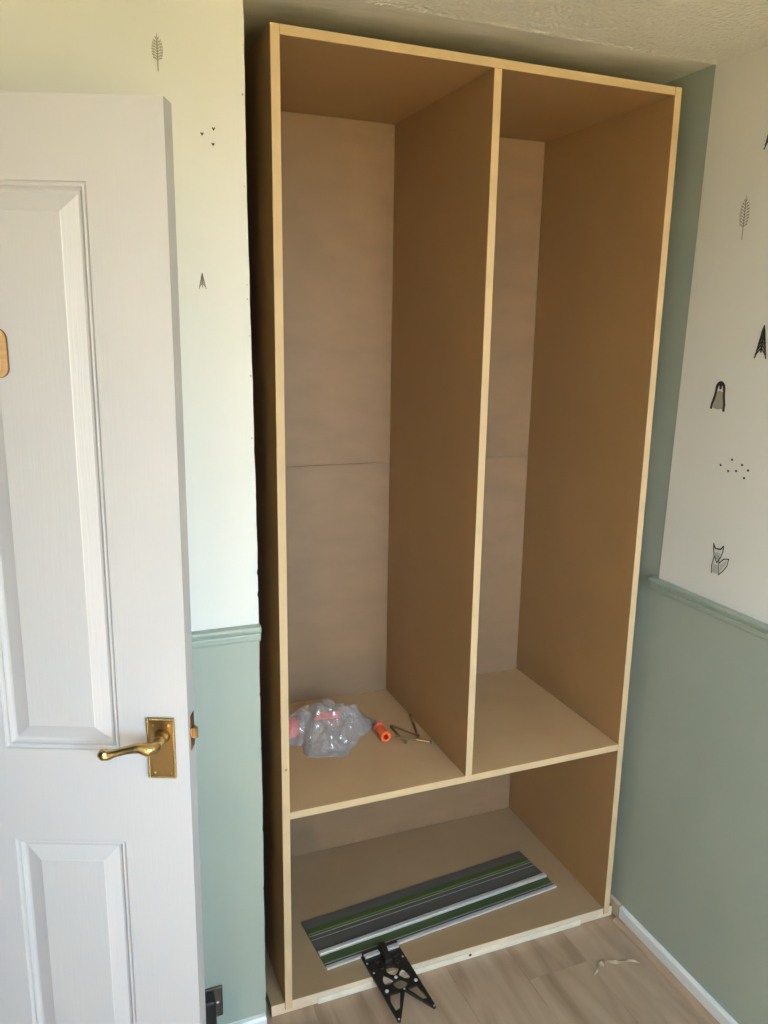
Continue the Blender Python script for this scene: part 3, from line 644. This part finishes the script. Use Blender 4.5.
# orange cap (hollow tube) lying at the neck of the bag
cp = empty('plastic_tube', (0.366, 0.262, ZS)); tag(cp, 'bright orange hollow plastic tube beside the brass screws', 'plastic tube')
ax = Vector((-0.08, -1.0, 0.06)).normalized(); rotm = ax.to_track_quat('Z', 'Y').to_matrix().to_4x4()
bm = bmesh.new(); Mx = Matrix.Translation((0, 0.025, 0.0160)) @ rotm
lathe(bm, [(0.0112, -0.014), (0.0125, 0.002), (0.0128, 0.030), (0.0150, 0.032), (0.0150, 0.046), (0.0140, 0.048), (0.0085, 0.048)], 28, 0, Mx); 
lathe(bm, [(0.0085, 0.0482), (0.0080, 0.022), (0.0001, 0.022)], 28, 1, Mx)
bm2 = bm
# open mouth: remove the cap faces that close the tube
for f in [f for f in bm2.faces if len(f.verts) == 28]:
    cc = Mx.inverted() @ f.calc_center_median()
    if cc.z > 0.04: bm2.faces.remove(f)
me = bpy.data.meshes.new('cap_body'); bm2.to_mesh(me); bm2.free(); me.materials.append(M['orange']); me.materials.append(M['orangein'])
o = bpy.data.objects.new('cap_body', me); COL.objects.link(o); o.parent = cp
bm = bmesh.new(); lathe(bm, [(0.0001, -0.026), (0.0135, -0.026), (0.0148, -0.022), (0.0148, -0.017), (0.0118, -0.013), (0.0001, -0.013)], 24, 0, Mx); o = finish('cap_flange', bm, 'red', cp); o['label'] = 'coral red collar'
# long screws
def screw_mesh():
    parts = {}
    bm = bmesh.new(); prof_ = [(0.0001, 0)]
    k = 44; Lt = 0.066
    for i in range(k+1):
        h = Lt*i/k; r0 = 0.0016 + 0.0009*min(1, h/0.010); prof_.append((r0*min(1, h/0.008+0.05) + (0.0009 if i % 2 else 0)*min(1, h/0.006), h))
    prof_.append((0.0001, Lt)); lathe(bm, prof_, 10); parts['thread'] = (bm, 'thread')
    bm = bmesh.new(); lathe(bm, [(0.0001, Lt-0.0005), (0.0026, Lt-0.0005), (0.0026, 0.105), (0.0001, 0.105)], 12); parts['shank'] = (bm, 'screw')
    bm = bmesh.new(); lathe(bm, [(0.0001, 0.1045), (0.0027, 0.1045), (0.0056, 0.1090), (0.0056, 0.1105), (0.0025, 0.1108), (0.0022, 0.1090), (0.0001, 0.1088)], 16); parts['head'] = (bm, 'thread')
    return parts
smesh = {}
for k, (bm, mm) in screw_mesh().items():
    bmesh.ops.recalc_face_normals(bm, faces=bm.faces); me = bpy.data.meshes.new(k); bm.to_mesh(me); bm.free(); me.materials.append(M[mm])
    for p in me.polygons: p.use_smooth = False
    smesh[k] = me
def put_screw(tip, head, label, lift_tip=0.0, lift_head=0.0):
    A = Vector((tip[0], tip[1], ZS+0.0030+lift_tip)); B = Vector((head[0], head[1], ZS+0.0058+lift_head)); d = (B-A).normalized()
    r_ = bpy.data.objects.new('wood_screw', None); COL.objects.link(r_); r_.empty_display_size = 0.02
    r_.location = A; r_.rotation_mode = 'QUATERNION'; r_.rotation_quaternion = d.to_track_quat('Z', 'Y')
    tag(r_, label, 'screw', 'loose screws on the shelf')
    for k, me in smesh.items():
        o = bpy.data.objects.new(k, me); COL.objects.link(o); o.parent = r_
put_screw((0.4079, 0.3260), (0.4125, 0.2160), 'long brass screw lying with its head towards the shelf front, nearest the orange tube')
put_screw((0.4095, 0.3320), (0.4600, 0.2350), 'long dark screw lying slantwise between two other screws')
put_screw((0.4640, 0.2530), (0.4890, 0.3600), 'long brass screw with its head towards the divider and back sheet')
put_screw((0.3890, 0.2470), (0.4790, 0.1850), 'long brass screw lying in front, across the others, pointing at the orange tube', 0.0078, 0.0030)
# ------------------------------------------------------------------ curl of wood shaving on the floor
pts = catmull([(0.8200, -0.1800, 0.001), (0.8420, -0.1690, 0.002), (0.8560, -0.1500, 0.004), (0.8680, -0.1560, 0.003), (0.8800, -0.1480, 0.006), (0.9000, -0.1620, 0.003), (0.9245, -0.1690, 0.005), (0.9480, -0.1780, 0.006), (0.9680, -0.1900, 0.002)], 7)
bm = bmesh.new(); prev = None
for i, p in enumerate(pts):
    s = i/(len(pts)-1); w = 0.002+0.006*math.sin(math.pi*s)*(0.6+0.4*math.sin(s*19)); tw = math.sin(s*23)*0.7
    off = Vector((0.25*w, w*math.cos(tw), w*math.sin(tw)))
    A_, B_ = p+off, p-off
    A_.z = max(A_.z, 0.0006); B_.z = max(B_.z, 0.0006)
    row = [bm.verts.new(A_), bm.verts.new(B_), bm.verts.new(B_+Vector((0, 0, 0.0009))), bm.verts.new(A_+Vector((0, 0, 0.0009)))]
    if prev:
        for k in range(4): bm.faces.new((prev[k], prev[(k+1) % 4], row[(k+1) % 4], row[k]))
    else: bm.faces.new(row)
    prev = row
bm.faces.new(prev)
o = finish('wood_shaving', bm, 'shaving'); tag(o, 'thin curled pale wood shaving on the oak floor', 'wood shaving')
